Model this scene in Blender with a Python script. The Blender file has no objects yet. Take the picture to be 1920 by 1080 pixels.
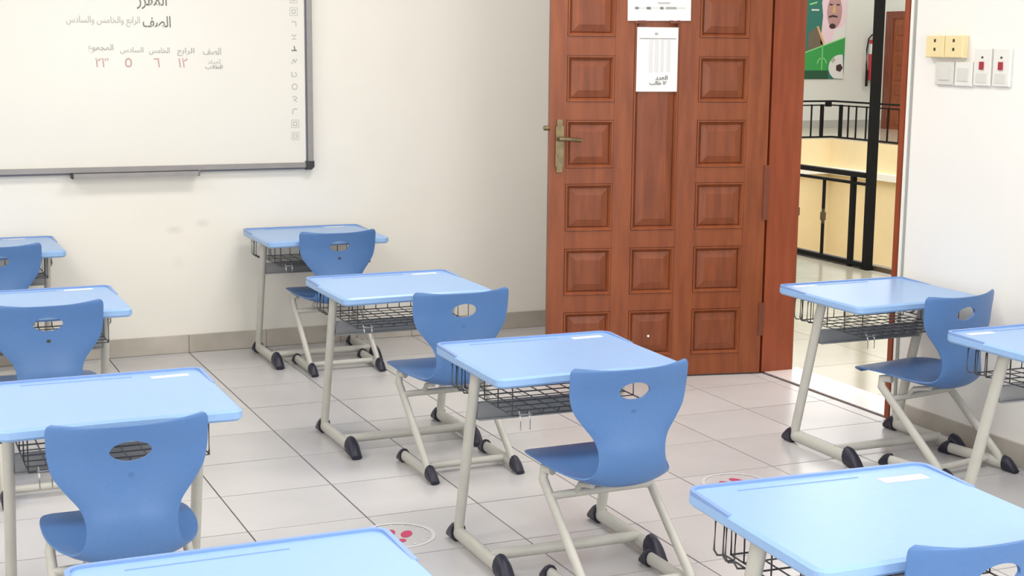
import bpy, bmesh, math, random
from mathutils import Vector, Matrix
random.seed(4)
S = bpy.context.scene
COL = S.collection
R = math.radians

# ------------------------------------------------------------------ camera
cam_d = bpy.data.cameras.new('camera'); cam = bpy.data.objects.new('camera', cam_d); COL.objects.link(cam)
cam_d.sensor_width = 36.0; cam_d.lens = 2756 / 1920 * 36; cam_d.clip_start = 0.05; cam_d.clip_end = 200
_r = Vector((0.91433636, -0.40484245, 0.00957143)); _u = Vector((0.05702753, 0.1521249, 0.98671469)); _w = Vector((0.40092004, 0.90164328, -0.16218049))
cam.matrix_world = Matrix(((_r.x, _u.x, -_w.x, -1.07596), (_r.y, _u.y, -_w.y, -5.291), (_r.z, _u.z, -_w.z, 1.55028), (0, 0, 0, 1)))
S.camera = cam

# ------------------------------------------------------------------ world and exposure
W = bpy.data.worlds.new('world'); S.world = W; W.use_nodes = True
W.node_tree.nodes['Background'].inputs[0].default_value = (1.0, 0.97, 0.92, 1)
W.node_tree.nodes['Background'].inputs[1].default_value = 2.3
S.view_settings.view_transform = 'Standard'; S.view_settings.look = 'None'
S.view_settings.gamma = 1.0; S.view_settings.use_curve_mapping = False
S.view_settings.exposure = 0.14

# ------------------------------------------------------------------ room lights (fluorescent ceiling panels, windows behind the camera)
def area(name, loc, rot, sx, sy, power, col):
    l = bpy.data.lights.new(name, 'AREA'); l.shape = 'RECTANGLE'; l.size = sx; l.size_y = sy; l.energy = power; l.color = col
    o = bpy.data.objects.new(name, l); COL.objects.link(o); o.location = loc; o.rotation_euler = rot
    return o
LAMPS = [(-1.9, 0.3), (1.2, 0.3), (-1.9, -2.2), (1.2, -2.2), (-1.9, -4.7), (1.2, -4.7)]
for x, y in LAMPS:
    area('ceiling_lamp_light', (x, y, 2.93), (0, 0, 0), 1.15, 0.5, 23, (1.0, 0.965, 0.915))
for x in (-1.6, 1.3):
    area('window_daylight', (x, -6.55, 1.6), (R(90), 0, 0), 1.7, 1.3, 38, (0.93, 0.96, 1.0))

# ------------------------------------------------------------------ materials
def mat(name, col, rough=0.5, metal=0.0, noise=0.0, scale=8.0, bump=0.0, col2=None, coat=0.0, stretch=(1, 1, 1), rnd=0.0, spec=0.5):
    m = bpy.data.materials.new(name); m.use_nodes = True
    nt = m.node_tree; N = nt.nodes; L = nt.links; b = N['Principled BSDF']
    b.inputs['Roughness'].default_value = rough; b.inputs['Metallic'].default_value = metal
    b.inputs['Coat Weight'].default_value = coat; b.inputs['Coat Roughness'].default_value = 0.15
    b.inputs['Specular IOR Level'].default_value = spec
    c = (col[0], col[1], col[2], 1)
    if noise <= 0 and col2 is None:
        b.inputs['Base Color'].default_value = c
        return m
    tc = N.new('ShaderNodeTexCoord'); mp = N.new('ShaderNodeMapping'); nz = N.new('ShaderNodeTexNoise')
    mp.inputs['Scale'].default_value = stretch
    nz.inputs['Scale'].default_value = scale; nz.inputs['Detail'].default_value = 5
    L.new(tc.outputs['Object'], mp.inputs[0]); L.new(mp.outputs[0], nz.inputs[0])
    cr = N.new('ShaderNodeValToRGB')
    c2 = col2 or tuple(v * (1 - noise) for v in col)
    cr.color_ramp.elements[0].position = 0.33; cr.color_ramp.elements[1].position = 0.67
    cr.color_ramp.elements[0].color = (c2[0], c2[1], c2[2], 1); cr.color_ramp.elements[1].color = c
    L.new(nz.outputs[0], cr.inputs[0]); out = cr.outputs[0]
    if rnd:
        oi = N.new('ShaderNodeObjectInfo'); mr = N.new('ShaderNodeMapRange'); mr.inputs[3].default_value = 1 - rnd; mr.inputs[4].default_value = 1
        hs = N.new('ShaderNodeHueSaturation'); L.new(oi.outputs['Random'], mr.inputs[0]); L.new(mr.outputs[0], hs.inputs['Value'])
        L.new(out, hs.inputs['Color']); out = hs.outputs[0]
        ad = N.new('ShaderNodeVectorMath'); ad.operation = 'ADD'; sc_ = N.new('ShaderNodeVectorMath'); sc_.operation = 'SCALE'; sc_.inputs[3].default_value = 37.0
        cb = N.new('ShaderNodeCombineXYZ'); L.new(oi.outputs['Random'], cb.inputs[0]); L.new(oi.outputs['Random'], cb.inputs[1])
        L.new(cb.outputs[0], sc_.inputs[0]); L.new(mp.outputs[0], ad.inputs[0]); L.new(sc_.outputs[0], ad.inputs[1]); L.new(ad.outputs[0], nz.inputs[0])
    L.new(out, b.inputs['Base Color'])
    if bump:
        bp = N.new('ShaderNodeBump'); bp.inputs['Strength'].default_value = bump; bp.inputs['Distance'].default_value = 0.002
        L.new(nz.outputs[0], bp.inputs['Height']); L.new(bp.outputs[0], b.inputs['Normal'])
    return m
def wall_mat(name, col, blobs):
    """plaster with a few rubbed smudges that belong to the wall"""
    m = mat(name, col, 0.55, noise=0.035, scale=1.7, bump=0.05)
    nt = m.node_tree; N = nt.nodes; L = nt.links; b = N['Principled BSDF']
    src = b.inputs['Base Color'].links[0].from_socket
    geo = N.new('ShaderNodeNewGeometry')
    for (c, rad, k) in blobs:
        d = N.new('ShaderNodeVectorMath'); d.operation = 'SUBTRACT'; d.inputs[1].default_value = c; L.new(geo.outputs['Position'], d.inputs[0])
        n = N.new('ShaderNodeVectorMath'); n.operation = 'MULTIPLY'; n.inputs[1].default_value = tuple(1 / q for q in rad); L.new(d.outputs[0], n.inputs[0])
        ln = N.new('ShaderNodeVectorMath'); ln.operation = 'LENGTH'; L.new(n.outputs[0], ln.inputs[0])
        mr = N.new('ShaderNodeMapRange'); mr.interpolation_type = 'SMOOTHSTEP'; mr.inputs[1].default_value = 0; mr.inputs[2].default_value = 1; mr.inputs[3].default_value = k; mr.inputs[4].default_value = 0
        L.new(ln.outputs['Value'], mr.inputs[0])
        mx = N.new('ShaderNodeMix'); mx.data_type = 'RGBA'; mx.inputs[7].default_value = (0.3, 0.29, 0.26, 1)
        L.new(mr.outputs[0], mx.inputs[0]); L.new(src, mx.inputs[6]); src = mx.outputs[2]
    L.new(src, b.inputs['Base Color'])
    return m

M = {}
M['wall'] = wall_mat('wall_plaster', (0.86, 0.835, 0.77), [((0.345, 2.07, 0.628), (0.06, 0.2, 0.03), 0.2), ((0.487, 2.07, 0.657), (0.05, 0.2, 0.03), 0.2), ((0.36, 2.07, 0.46), (0.05, 0.2, 0.05), 0.07)])
M['wall_r'] = wall_mat('side_wall_plaster', (0.87, 0.855, 0.82), [((2.87, -0.62, 0.25), (0.2, 0.03, 0.02), 0.4)])
M['ceil'] = mat('ceiling_paint', (0.85, 0.85, 0.83), 0.8)
M['tile'] = mat('ceramic_tile', (0.60, 0.585, 0.59), 0.24, noise=0.1, scale=2.2, rnd=0.04)
M['grout'] = mat('grout', (0.13, 0.105, 0.105), 0.9)
M['base'] = mat('skirting_stone', (0.56, 0.52, 0.46), 0.4, scale=3.5, col2=(0.40, 0.365, 0.315))
M['sill'] = mat('marble_sill', (0.78, 0.71, 0.70), 0.2, noise=0.08, scale=4)
M['dark'] = mat('dark_joint', (0.07, 0.05, 0.05), 0.8)
M['cfloor'] = mat('corridor_stone', (0.46, 0.425, 0.33), 0.15, noise=0.14, scale=2.0, rnd=0.03)
M['beige'] = mat('beige_render', (0.88, 0.73, 0.45), 0.6, noise=0.12, scale=0.8)
M['white'] = mat('white_paint', (0.85, 0.84, 0.8), 0.5)
M['cwall'] = mat('corridor_wall_paint', (0.60, 0.61, 0.57), 0.6, noise=0.04, scale=0.5)
M['greyskirt'] = mat('grey_skirting', (0.36, 0.36, 0.33), 0.5)
WOOD = dict(rough=0.45, scale=5.0, stretch=(6, 6, 0.7), bump=0.12)
M['wood'] = mat('door_wood', (0.275, 0.072, 0.02), col2=(0.20, 0.046, 0.012), **WOOD)
M['wood_p'] = mat('door_panel_wood', (0.25, 0.063, 0.018), col2=(0.165, 0.038, 0.010), **WOOD)
M['wood_f'] = mat('frame_wood', (0.285, 0.058, 0.018), col2=(0.215, 0.039, 0.011), **WOOD)
M['wood_d'] = mat('far_door_wood', (0.19, 0.05, 0.022), 0.5, col2=(0.12, 0.03, 0.014), scale=4, stretch=(5, 5, 0.6))
M['brass'] = mat('aged_brass', (0.23, 0.18, 0.10), 0.38, metal=0.85, noise=0.3, scale=30)
M['blue'] = mat('blue_desk_plastic', (0.285, 0.465, 0.77), 0.3, noise=0.03, scale=60)
M['lip'] = mat('blue_edge_plastic', (0.20, 0.33, 0.64), 0.35)
M['shell'] = mat('blue_chair_plastic', (0.078, 0.185, 0.425), 0.36, noise=0.05, scale=120, bump=0.03)
M['shell_d'] = mat('dark_blue_plastic', (0.06, 0.15, 0.36), 0.4)
M['steel'] = mat('grey_painted_steel', (0.52, 0.51, 0.465), 0.38, noise=0.05, scale=20)
M['beam'] = mat('dark_grey_beam', (0.30, 0.305, 0.31), 0.4, noise=0.1, scale=9)
M['wire'] = mat('dark_wire', (0.10, 0.10, 0.10), 0.35, metal=0.5)
M['wire_l'] = mat('bright_wire', (0.42, 0.42, 0.42), 0.3, metal=0.7)
M['cap'] = mat('black_rubber', (0.012, 0.012, 0.028), 0.45)
M['sticker'] = mat('white_paper_sticker', (0.85, 0.84, 0.84), 0.5)
M['pinkpaper'] = mat('pinkish_paper_sticker', (0.78, 0.66, 0.68), 0.5)
M['board'] = mat('whiteboard_enamel', (0.80, 0.78, 0.725), 0.25, noise=0.02, scale=1.0)
M['alu'] = mat('aluminium_frame', (0.30, 0.285, 0.28), 0.35, metal=0.35, noise=0.08, scale=14)
M['alu_d'] = mat('dark_frame_edge', (0.14, 0.15, 0.19), 0.4)
M['bcap'] = mat('black_corner_plastic', (0.035, 0.035, 0.035), 0.5)
M['ink'] = mat('faded_black_marker', (0.22, 0.23, 0.21), 0.7)
M['ink_l'] = mat('faint_grey_marker', (0.42, 0.42, 0.39), 0.7)
M['ink_r'] = mat('faded_red_marker', (0.58, 0.40, 0.36), 0.7)
M['ink_b'] = mat('printed_black', (0.10, 0.10, 0.10), 0.7)
M['paper'] = mat('sheet_paper', (0.85, 0.85, 0.85), 0.7)
M['paper_g'] = mat('table_column_tint', (0.70, 0.70, 0.72), 0.7)
M['black'] = mat('black_metal', (0.009, 0.009, 0.009), 0.6, spec=0.12)
M['bronze'] = mat('bronze_knuckle', (0.10, 0.065, 0.03), 0.45)
M['cream'] = mat('cream_plastic', (0.82, 0.68, 0.38), 0.4)
M['wplast'] = mat('white_plastic', (0.78, 0.77, 0.73), 0.35)
M['gplast'] = mat('greyish_plastic', (0.66, 0.655, 0.61), 0.35)
M['red'] = mat('red_rocker', (0.36, 0.02, 0.04), 0.4)
M['hole'] = mat('socket_hole', (0.05, 0.045, 0.035), 0.7)
M['alum_l'] = mat('lamp_frame', (0.7, 0.7, 0.7), 0.5)
def emis(name, col, s):
    m = bpy.data.materials.new(name); m.use_nodes = True; b = m.node_tree.nodes['Principled BSDF']
    b.inputs['Base Color'].default_value = (*col, 1); b.inputs['Emission Color'].default_value = (*col, 1); b.inputs['Emission Strength'].default_value = s
    return m
M['lamp'] = emis('lamp_diffuser', (1, 0.97, 0.92), 3.0)
M['g1'] = mat('poster_dark_green', (0.02, 0.14, 0.11), 0.6); M['g2'] = mat('poster_green', (0.03, 0.27, 0.06), 0.6); M['g3'] = mat('poster_light_green', (0.22, 0.55, 0.2), 0.6)
M['g4'] = mat('poster_deep_green', (0.01, 0.07, 0.03), 0.6); M['skin'] = mat('poster_skin', (0.40, 0.23, 0.22), 0.6); M['scarf'] = mat('poster_headscarf', (0.66, 0.5, 0.55), 0.6)
M['hair'] = mat('poster_dark', (0.04, 0.02, 0.025), 0.6); M['cloak'] = mat('poster_cloak', (0.13, 0.10, 0.07), 0.6); M['gold'] = mat('poster_gold', (0.55, 0.35, 0.14), 0.6)
M['ball'] = mat('poster_white', (0.6, 0.6, 0.58), 0.6)
M['fred'] = mat('floor_print_red', (0.5, 0.04, 0.12), 0.5); M['fwhite'] = mat('floor_print_white', (0.67, 0.66, 0.67), 0.26)
M['ext'] = mat('extinguisher_red', (0.45, 0.03, 0.04), 0.3)

# ------------------------------------------------------------------ mesh helpers
class MB:
    def __init__(s): s.v = []; s.f = []; s.sm = []
    def add(s, vs, fs, smooth=False):
        n = len(s.v); s.v += [tuple(v) for v in vs]; s.f += [tuple(n + i for i in f) for f in fs]; s.sm += [smooth] * len(fs); return s
    def box(s, a, b, mtx=None):
        x0, y0, z0 = a; x1, y1, z1 = b
        vs = [Vector(p) for p in ((x0, y0, z0), (x1, y0, z0), (x1, y1, z0), (x0, y1, z0), (x0, y0, z1), (x1, y0, z1), (x1, y1, z1), (x0, y1, z1))]
        if mtx: vs = [mtx @ v for v in vs]
        return s.add(vs, [(0, 3, 2, 1), (4, 5, 6, 7), (0, 1, 5, 4), (1, 2, 6, 5), (2, 3, 7, 6), (3, 0, 4, 7)])
    def bbox(s, a, b, c=0.004):
        """box with chamfered vertical and top edges"""
        x0, y0, z0 = a; x1, y1, z1 = b
        def ring(i, z): return [(x0 + i, y0 + i + 0, z), (x1 - i, y0 + i, z), (x1 - i, y1 - i, z), (x0 + i, y1 - i, z)]
        vs = ring(c, z0) + ring(0, z0 + c) + ring(0, z1 - c) + ring(c, z1)
        fs = [(0, 3, 2, 1), (12, 13, 14, 15)]
        for k in range(3):
            for i in range(4): fs.append((4 * k + i, 4 * k + (i + 1) % 4, 4 * k + 4 + (i + 1) % 4, 4 * k + 4 + i))
        return s.add(vs, fs)
    def tube(s, pts, rx, ry=None, n=10, up=(0, 0, 1), caps=True, close=False):
        ry = ry or rx; pts = [Vector(p) for p in pts]; rings = []; N_ = len(pts)
        for i, p in enumerate(pts):
            if close: t = (pts[(i + 1) % N_] - pts[i - 1]).normalized()
            elif i == 0: t = (pts[1] - p).normalized()
            elif i == N_ - 1: t = (p - pts[-2]).normalized()
            else: t = ((pts[i + 1] - p).normalized() + (p - pts[i - 1]).normalized()).normalized()
            a = Vector(up); a = (a - t * a.dot(t))
            if a.length < 1e-4: a = Vector((0, 1, 0)); a = a - t * a.dot(t)
            a.normalize(); b = t.cross(a)
            rings.append([p + a * (ry * math.sin(2 * math.pi * k / n)) + b * (rx * math.cos(2 * math.pi * k / n)) for k in range(n)])
        vs = [v for r in rings for v in r]; fs = []
        for i in range(N_ - (0 if close else 1)):
            j = (i + 1) % N_
            for k in range(n): fs.append((i * n + k, i * n + (k + 1) % n, j * n + (k + 1) % n, j * n + k))
        s.add(vs, fs, True)
        if caps and not close:
            s.add(rings[0], [tuple(range(n - 1, -1, -1))]); s.add(rings[-1], [tuple(range(n))])
        return s
    def prism(s, outline, z0, z1, inset=0.0, ins_z=0.0, ins_bot=0.0, smooth=False):
        """outline ccw in xy; optional chamfer at the top and bottom"""
        o = [Vector((p[0], p[1])) for p in outline]; n = len(o)
        def off(d):
            if d == 0: return o
            r = []
            for i in range(n):
                e1 = (o[i] - o[i - 1]).normalized(); e2 = (o[(i + 1) % n] - o[i]).normalized()
                nn = Vector((-(e1.y + e2.y), e1.x + e2.x))
                nn.normalize(); r.append(o[i] + nn * d)
            return r
        lv = [(off(ins_bot), z0)]
        if ins_bot: lv.append((o, z0 + ins_bot))
        if inset: lv.append((o, z1 - ins_z)); 
        lv.append((off(inset), z1))
        vs = []; fs = []
        for ring, z in lv: vs += [(p.x, p.y, z) for p in ring]
        for k in range(len(lv) - 1):
            for i in range(n): fs.append((k * n + i, k * n + (i + 1) % n, (k + 1) * n + (i + 1) % n, (k + 1) * n + i))
        s.add(vs, fs, smooth)
        s.add(vs[:n], [tuple(range(n - 1, -1, -1))]); s.add(vs[-n:], [tuple(range(n))])
        return s
    def xf(s, mtx): s.v = [tuple(mtx @ Vector(v)) for v in s.v]; return s
    def mesh(s, name, m):
        me = bpy.data.meshes.new(name); me.from_pydata(s.v, [], s.f); me.materials.append(m)
        me.polygons.foreach_set('use_smooth', s.sm); me.update(); return me
    def build(s, name, m, parent=None, kind=None, label=None):
        return link(name, s.mesh(name, m), parent, kind, label)
def link(name, me, parent=None, kind=None, label=None):
    o = bpy.data.objects.new(name, me); COL.objects.link(o)
    if parent: o.parent = parent
    if kind: o['kind'] = kind
    if label: o['label'] = label
    return o
def thing(name, label, cat, loc=(0, 0, 0), rz=0.0, group=None):
    o = bpy.data.objects.new(name, None); COL.objects.link(o); o.empty_display_size = 0.1
    o.location = loc; o.rotation_euler = (0, 0, rz); o['label'] = label; o['category'] = cat
    if group: o['group'] = group
    return o
def tag(o, label, cat, group=None):
    o['label'] = label; o['category'] = cat
    if group: o['group'] = group
    return o
def copy_tree(o, parent=None):
    c = o.copy(); COL.objects.link(c)
    if parent: c.parent = parent
    for ch in list(o.children): copy_tree(ch, c)
    return c
def arc(cx, cy, r, a0, a1, n):
    return [(cx + r * math.cos(R(a0 + (a1 - a0) * i / n)), cy + r * math.sin(R(a0 + (a1 - a0) * i / n))) for i in range(n + 1)]

# ------------------------------------------------------------------ room shell
XL, XR, YB, YF, H = -3.4, 2.87, -6.7, 2.07, 3.0
TO, TC = 0.09, 0.14           # slab depth
fl = MB().box((XL, YB, -0.15), (XR, YF, -0.004)).build('floor', M['grout'], kind='structure')
TG = 0.0055
def tile_mesh(w, d, m=None, h=0.0125): return MB().box((TG / 2, TG / 2, -h), (w - TG / 2, d - TG / 2, 0)).mesh('floor_tile', m or M['tile'])
full = tile_mesh(.4, .4); rest = MB(); cache = {}
y = YB; rows = []
ys = [-6.7] + [-0.4 * k for k in range(16, 0, -1)] + [0.4 * k for k in range(0, 6)] + [2.07]
xs = [XL] + [0.4 * k for k in range(-8, 8)] + [XR]
for j in range(len(ys) - 1):
    for i in range(len(xs) - 1):
        x0, x1, y0, y1 = xs[i], xs[i + 1], ys[j], ys[j + 1]
        w, d = round(x1 - x0, 3), round(y1 - y0, 3)
        if w < 0.02 or d < 0.02: continue
        if x0 >= -1.21 and y0 >= -3.7:
            me = full if (w, d) == (.4, .4) else cache.setdefault((w, d), tile_mesh(w, d))
            t = link('floor_tile', me, fl); t.location = (x0, y0, random.uniform(-.0006, .0002))
        else: rest.box((x0 + TG / 2, y0 + TG / 2, -.0125), (x1 - TG / 2, y1 - TG / 2, 0))
rest.build('floor_tile_rest', M['tile'], fl, kind='stuff')

MB().box((XL - .15, YF, -.15), (XR + .2, YF + .15, H)).build('wall_front', M['wall'], kind='structure')
DY0, DY1, DH = -0.392, 0.605, 2.2          # doorway in the right wall
MB().box((XR, YB, -.15), (XR + .165, DY0, H)).box((XR, DY1, -.15), (XR + .165, YF, H)).box((XR, DY0, DH), (XR + .165, DY1, H)).build('wall_right', M['wall_r'], kind='structure')
MB().box((XL - .15, YB - .15, -.15), (XL, YF, H)).build('wall_left', M['wall'], kind='structure')
wb_ = MB()
wx = [(-2.45, -0.75), (0.45, 2.15)]
wb_.box((XL, YB - .15, -.15), (XR + .2, YB, .95)).box((XL, YB - .15, 2.25), (XR + .2, YB, H))
for a, b in ((XL, wx[0][0]), (wx[0][1], wx[1][0]), (wx[1][1], XR + .2)): wb_.box((a, YB - .15, .95), (b, YB, 2.25))
wb_.build('wall_back', M['wall'], kind='structure')
for k, (a, b) in enumerate(wx):
    wn = MB()
    for (p, q, r_, t) in ((a, b, .95, 1.0), (a, b, 2.2, 2.25), (a, a + .05, 1.0, 2.2), (b - .05, b, 1.0, 2.2), ((a + b) / 2 - .025, (a + b) / 2 + .025, 1.0, 2.2)):
        wn.box((p, YB - .1, r_), (q, YB - .05, t))
    wn.build('window_%d' % (k + 1), M['white'], kind='structure')
MB().box((XL - .15, YB - .15, H), (XR + .2, YF + .15, H + .15)).build('ceiling', M['ceil'], kind='structure')
for i, (x, y) in enumerate(LAMPS):
    t = thing('ceiling_light', 'recessed white fluorescent panel, %s, above %s' % (('left row', 'right row')[x > 0], {0.3: 'the front desks by the whiteboard', -2.2: 'the middle of the classroom', -4.7: 'the rear of the classroom'}[y]), 'ceiling light', (x, y, H - .035), group='fluorescent ceiling panels')
    MB().box((-.62, -.3, 0), (.62, -.26, .034)).box((-.62, .26, 0), (.62, .3, .034)).box((-.62, -.26, 0), (-.58, .26, .034)).box((.58, -.26, 0), (.62, .26, .034)).build('frame', M['alum_l'], t)
    MB().box((-.58, -.26, .012), (.58, .26, .02)).build('diffuser', M['lamp'], t)

def skirt(name, pts, m, h=.088):
    MB().box(*pts).build(name, m, kind='structure')
bf = MB().box((XL, YF - .012, 0), (XR, YF, .090)).build('baseboard_front', M['dark'], kind='structure')
x = XL
while x < XR - .02:
    x1 = min(XR - .003, x + .4 if x > XL else -3.2)
    MB().box((x + .0012, YF - .0155, .0015), (x1 - .0012, YF - .0015, .0905)).build('baseboard_tile', M['base'], bf)
    x = x1
MB().box((XR - .014, YB, 0), (XR, DY0 - .05, .09)).box((XR - .014, DY1 + .06, 0), (XR, YF - .016, .09)).build('baseboard_right', M['base'], kind='structure')
MB().box((XL, YB, 0), (XL + .014, YF - .016, .09)).build('baseboard_left', M['base'], kind='structure')
# sill and doorway lining
MB().box((XR + .008, DY0, -.15), (XR + .218, DY1, .006)).build('trim_1', M['sill'], kind='structure')
MB().box((XR - .006, DY0, -.1), (XR + .008, DY1, .0015)).build('trim_2', M['dark'], kind='structure')
fr = MB().box((XR - .012, DY1 - .03, .006), (XR + .166, DY1, DH)).box((XR - .012, DY0, .006), (XR + .166, DY0 + .03, DH)).box((XR - .012, DY0 + .03, DH - .03), (XR + .166, DY1 - .03, DH)).build('trim_3', M['wood_f'], kind='structure')
MB().box((XR - .018, DY1, 0), (XR, DY1 + .055, DH + .055)).build('architrave', M['wood_f'], fr)
MB().box((XR - .01, DY0 - .022, 0), (XR, DY0 - .006, DH)).build('trim_4', M['white'], kind='structure')
MB().box((XR - .006, DY0 - .032, 0), (XR, DY0 - .024, DH)).build('trim_5', M['greyskirt'], kind='structure')

# ------------------------------------------------------------------ door leaf, standing open
TH = R(12); LW = 1.055; LH = 2.16; DT = .045
dr = bpy.data.objects.new('door_1', None); COL.objects.link(dr); dr['kind'] = 'structure'
dr.location = (2.845, .575, 0.008)
# local: x = distance from hinge towards the free edge, y = away from the camera, z up
ex = Vector((-math.cos(TH), math.sin(TH), 0)); ey = Vector((math.sin(TH), math.cos(TH), 0))
dr.rotation_euler = (0, 0, 0)
DM = Matrix(((ex.x, ey.x, 0, 0), (ex.y, ey.y, 0, 0), (0, 0, 1, 0), (0, 0, 0, 1)))
def dpart(mb, name, m, parent=None, label=None):
    mb.xf(DM); mb.f = [tuple(reversed(f)) for f in mb.f]     # mirrored frame: keep the normals outward
    return mb.build(name, m, parent or dr, label=label)
dpart(MB().box((0.002, .012, 0), (LW - .002, DT - .012, LH)), 'leaf_core', M['wood_p'])
cols = [(.110, .352), (.448, .664), (.755, .980)]
rowz = [(.098, .318), (.398, .618), (.700, .920), (.992, 1.212), (1.295, 1.505), (1.590, 1.800), (1.88, 2.06)]
tall = (.700, 1.800)
# stiles run full height, rails between them
for a, b in ((0, cols[0][0]), (cols[0][1], cols[1][0]), (cols[1][1], cols[2][0]), (cols[2][1], LW)):
    dpart(MB().box((a, 0, 0), (b, DT, LH)), 'stile', M['wood'])
for ci, (a, b) in enumerate(cols):
    rz_ = rowz if ci != 1 else [rowz[0], rowz[1], tall, rowz[6]]
    edges = [0] + [v for p in rz_ for v in p] + [LH]
    for k in range(0, len(edges), 2):
        dpart(MB().box((a + .0005, .0008, edges[k]), (b - .0005, DT - .0008, edges[k + 1])), 'rail', M['wood'])
    for (z0, z1) in rz_:
        # moulding ring around the opening, then the raised field
        mb = MB()
        g, wdt = .002, .014
        def ringpts(i, yv): return [(a + i, yv, z0 + i), (b - i, yv, z0 + i), (b - i, yv, z1 - i), (a + i, yv, z1 - i)]
        def lofts(levels, last=True):
            vs = []; fs = []
            for i, yv in levels: vs += ringpts(i, yv)
            for k in range(len(levels) - 1):
                for q in range(4): fs.append((4 * k + q, 4 * k + (q + 1) % 4, 4 * k + 4 + (q + 1) % 4, 4 * k + 4 + q))
            if last: fs.append(tuple(4 * (len(levels) - 1) + q for q in range(4)))
            return vs, fs
        vs, fs = lofts([(g, .011), (g, -.003), (.008, -.003), (.016, .009)], False); mb.add(vs, fs)
        n0 = len(mb.f)
        dpart(mb, 'moulding', M['wood'])
        for yy, sgn in ((.0115, 1),):
            mb = MB(); vs, fs = lofts([(.018, .0115), (.022, .0075), (.050, .0005), (.053, -.0005)]); mb.add(vs, fs)
            dpart(mb, 'panel', M['wood_p'])
hz = MB().box((-.012, -.006, .74), (.014, .006, 1.0)); dpart(hz, 'hinge', M['wood_d'], label='dark red-brown hinge strip')
dpart(MB().box((-.012, -.006, .18), (.014, .006, .34)), 'hinge', M['wood_d'])
dpart(MB().box((0, .002, -.006), (LW, DT - .002, 0)), 'bottom_seal', M['dark'])
# handle set
hx = 1.012
hd = dpart(MB().box((hx - .019, -.011, 1.0), (hx + .019, 0, 1.185)).box((hx - .014, -.010, .975), (hx + .014, 0, 1.0)).box((hx - .013, -.010, 1.185), (hx + .013, 0, 1.215)), 'handle_plate', M['brass'], label='tarnished brass handle plate')
dpart(MB().tube([(hx, -.005, 1.128), (hx, -.05, 1.128)], .011, n=10).tube([(hx + .012, -.05, 1.129), (hx - .03, -.052, 1.128), (hx - .075, -.048, 1.124), (hx - .092, -.046, 1.122)], .0085, .010, n=10), 'lever', M['brass'], hd)
dpart(MB().tube([(hx, -.003, 1.05), (hx, -.016, 1.05)], .008, n=10), 'key_cylinder', M['brass'], hd)
dpart(MB().tube([(LW - .004, .022, 1.175), (LW + .026, .022, 1.175)], .011, n=8), 'latch_bolt', M['brass'])
dpart(MB().tube([(.565, -.0005, .195), (.565, -.003, .195)], .006, n=10), 'peephole_plug', M['sticker'], label='small white spot on a lower panel')

# ------------------------------------------------------------------ text
AR = {'ا': (0xFE8D, 0xFE8E, 0xFE8D, 0xFE8E), 'أ': (0xFE83, 0xFE84, 0xFE83, 0xFE84), 'ل': (0xFEDD, 0xFEDE, 0xFEDF, 0xFEE0), 'ص': (0xFEB9, 0xFEBA, 0xFEBB, 0xFEBC),
      'ف': (0xFED1, 0xFED2, 0xFED3, 0xFED4), 'ر': (0xFEAD, 0xFEAE, 0xFEAD, 0xFEAE), 'ب': (0xFE8F, 0xFE90, 0xFE91, 0xFE92), 'ع': (0xFEC9, 0xFECA, 0xFECB, 0xFECC),
      'خ': (0xFEA5, 0xFEA6, 0xFEA7, 0xFEA8), 'م': (0xFEE1, 0xFEE2, 0xFEE3, 0xFEE4), 'س': (0xFEB1, 0xFEB2, 0xFEB3, 0xFEB4), 'د': (0xFEA9, 0xFEAA, 0xFEA9, 0xFEAA),
      'ج': (0xFE9D, 0xFE9E, 0xFE9F, 0xFEA0), 'و': (0xFEED, 0xFEEE, 0xFEED, 0xFEEE), 'ط': (0xFEC1, 0xFEC2, 0xFEC3, 0xFEC4), 'ق': (0xFED5, 0xFED6, 0xFED7, 0xFED8)}
NOJOIN = 'اأردو'
def shape(word):
    word_ = word.replace('لا', '\u0001'); out = []
    AR['\u0001'] = (0xFEFB, 0xFEFC, 0xFEFB, 0xFEFC)
    for i, ch in enumerate(word_):
        if ch not in AR: out.append(ch); continue
        prev = i > 0 and word_[i - 1] in AR and word_[i - 1] not in NOJOIN + '\u0001'
        nxt = i < len(word_) - 1 and word_[i + 1] in AR and ch not in NOJOIN + '\u0001'
        out.append(chr(AR[ch][(0, 1, 2, 3)[(1 if prev else 0) if not nxt else (3 if prev else 2)]]))
    # digits keep their own order
    s = ''.join(out); toks = s.split(' '); toks.reverse()
    return ' '.join(t if t and t[0] in '٠١٢٣٤٥٦٧٨٩' else t[::-1] for t in toks)
def text_mesh(body, size, width=None, bold=0.0, height=None):
    c = bpy.data.curves.new('txt', 'FONT'); c.body = body; c.size = size; c.align_x = 'CENTER'; c.align_y = 'CENTER'; c.offset = bold; c.extrude = 0.0004
    o = bpy.data.objects.new('txt', c); COL.objects.link(o); bpy.context.view_layer.update()
    me = bpy.data.meshes.new_from_object(o.evaluated_get(bpy.context.evaluated_depsgraph_get()))
    bpy.data.objects.remove(o); bpy.data.curves.remove(c)
    xs_ = [v.co.x for v in me.vertices]; ys_ = [v.co.y for v in me.vertices]
    if xs_:
        cx = (max(xs_) + min(xs_)) / 2; cy = (max(ys_) + min(ys_)) / 2
        kx = (width / (max(xs_) - min(xs_))) if width else 1.0
        ky = (height / (max(ys_) - min(ys_))) if height else min(kx, 1.4)
        for v in me.vertices: v.co.x = (v.co.x - cx) * kx; v.co.y = (v.co.y - cy) * ky
    return me
def text_part(name, body, m, parent, mtx, size, width=None, bold=0.0, height=None, label=None):
    me = text_mesh(body, size, width, bold, height); me.name = name; me.materials.clear(); me.materials.append(m)
    me.transform(mtx)
    return link(name, me, parent, label=label)

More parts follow.
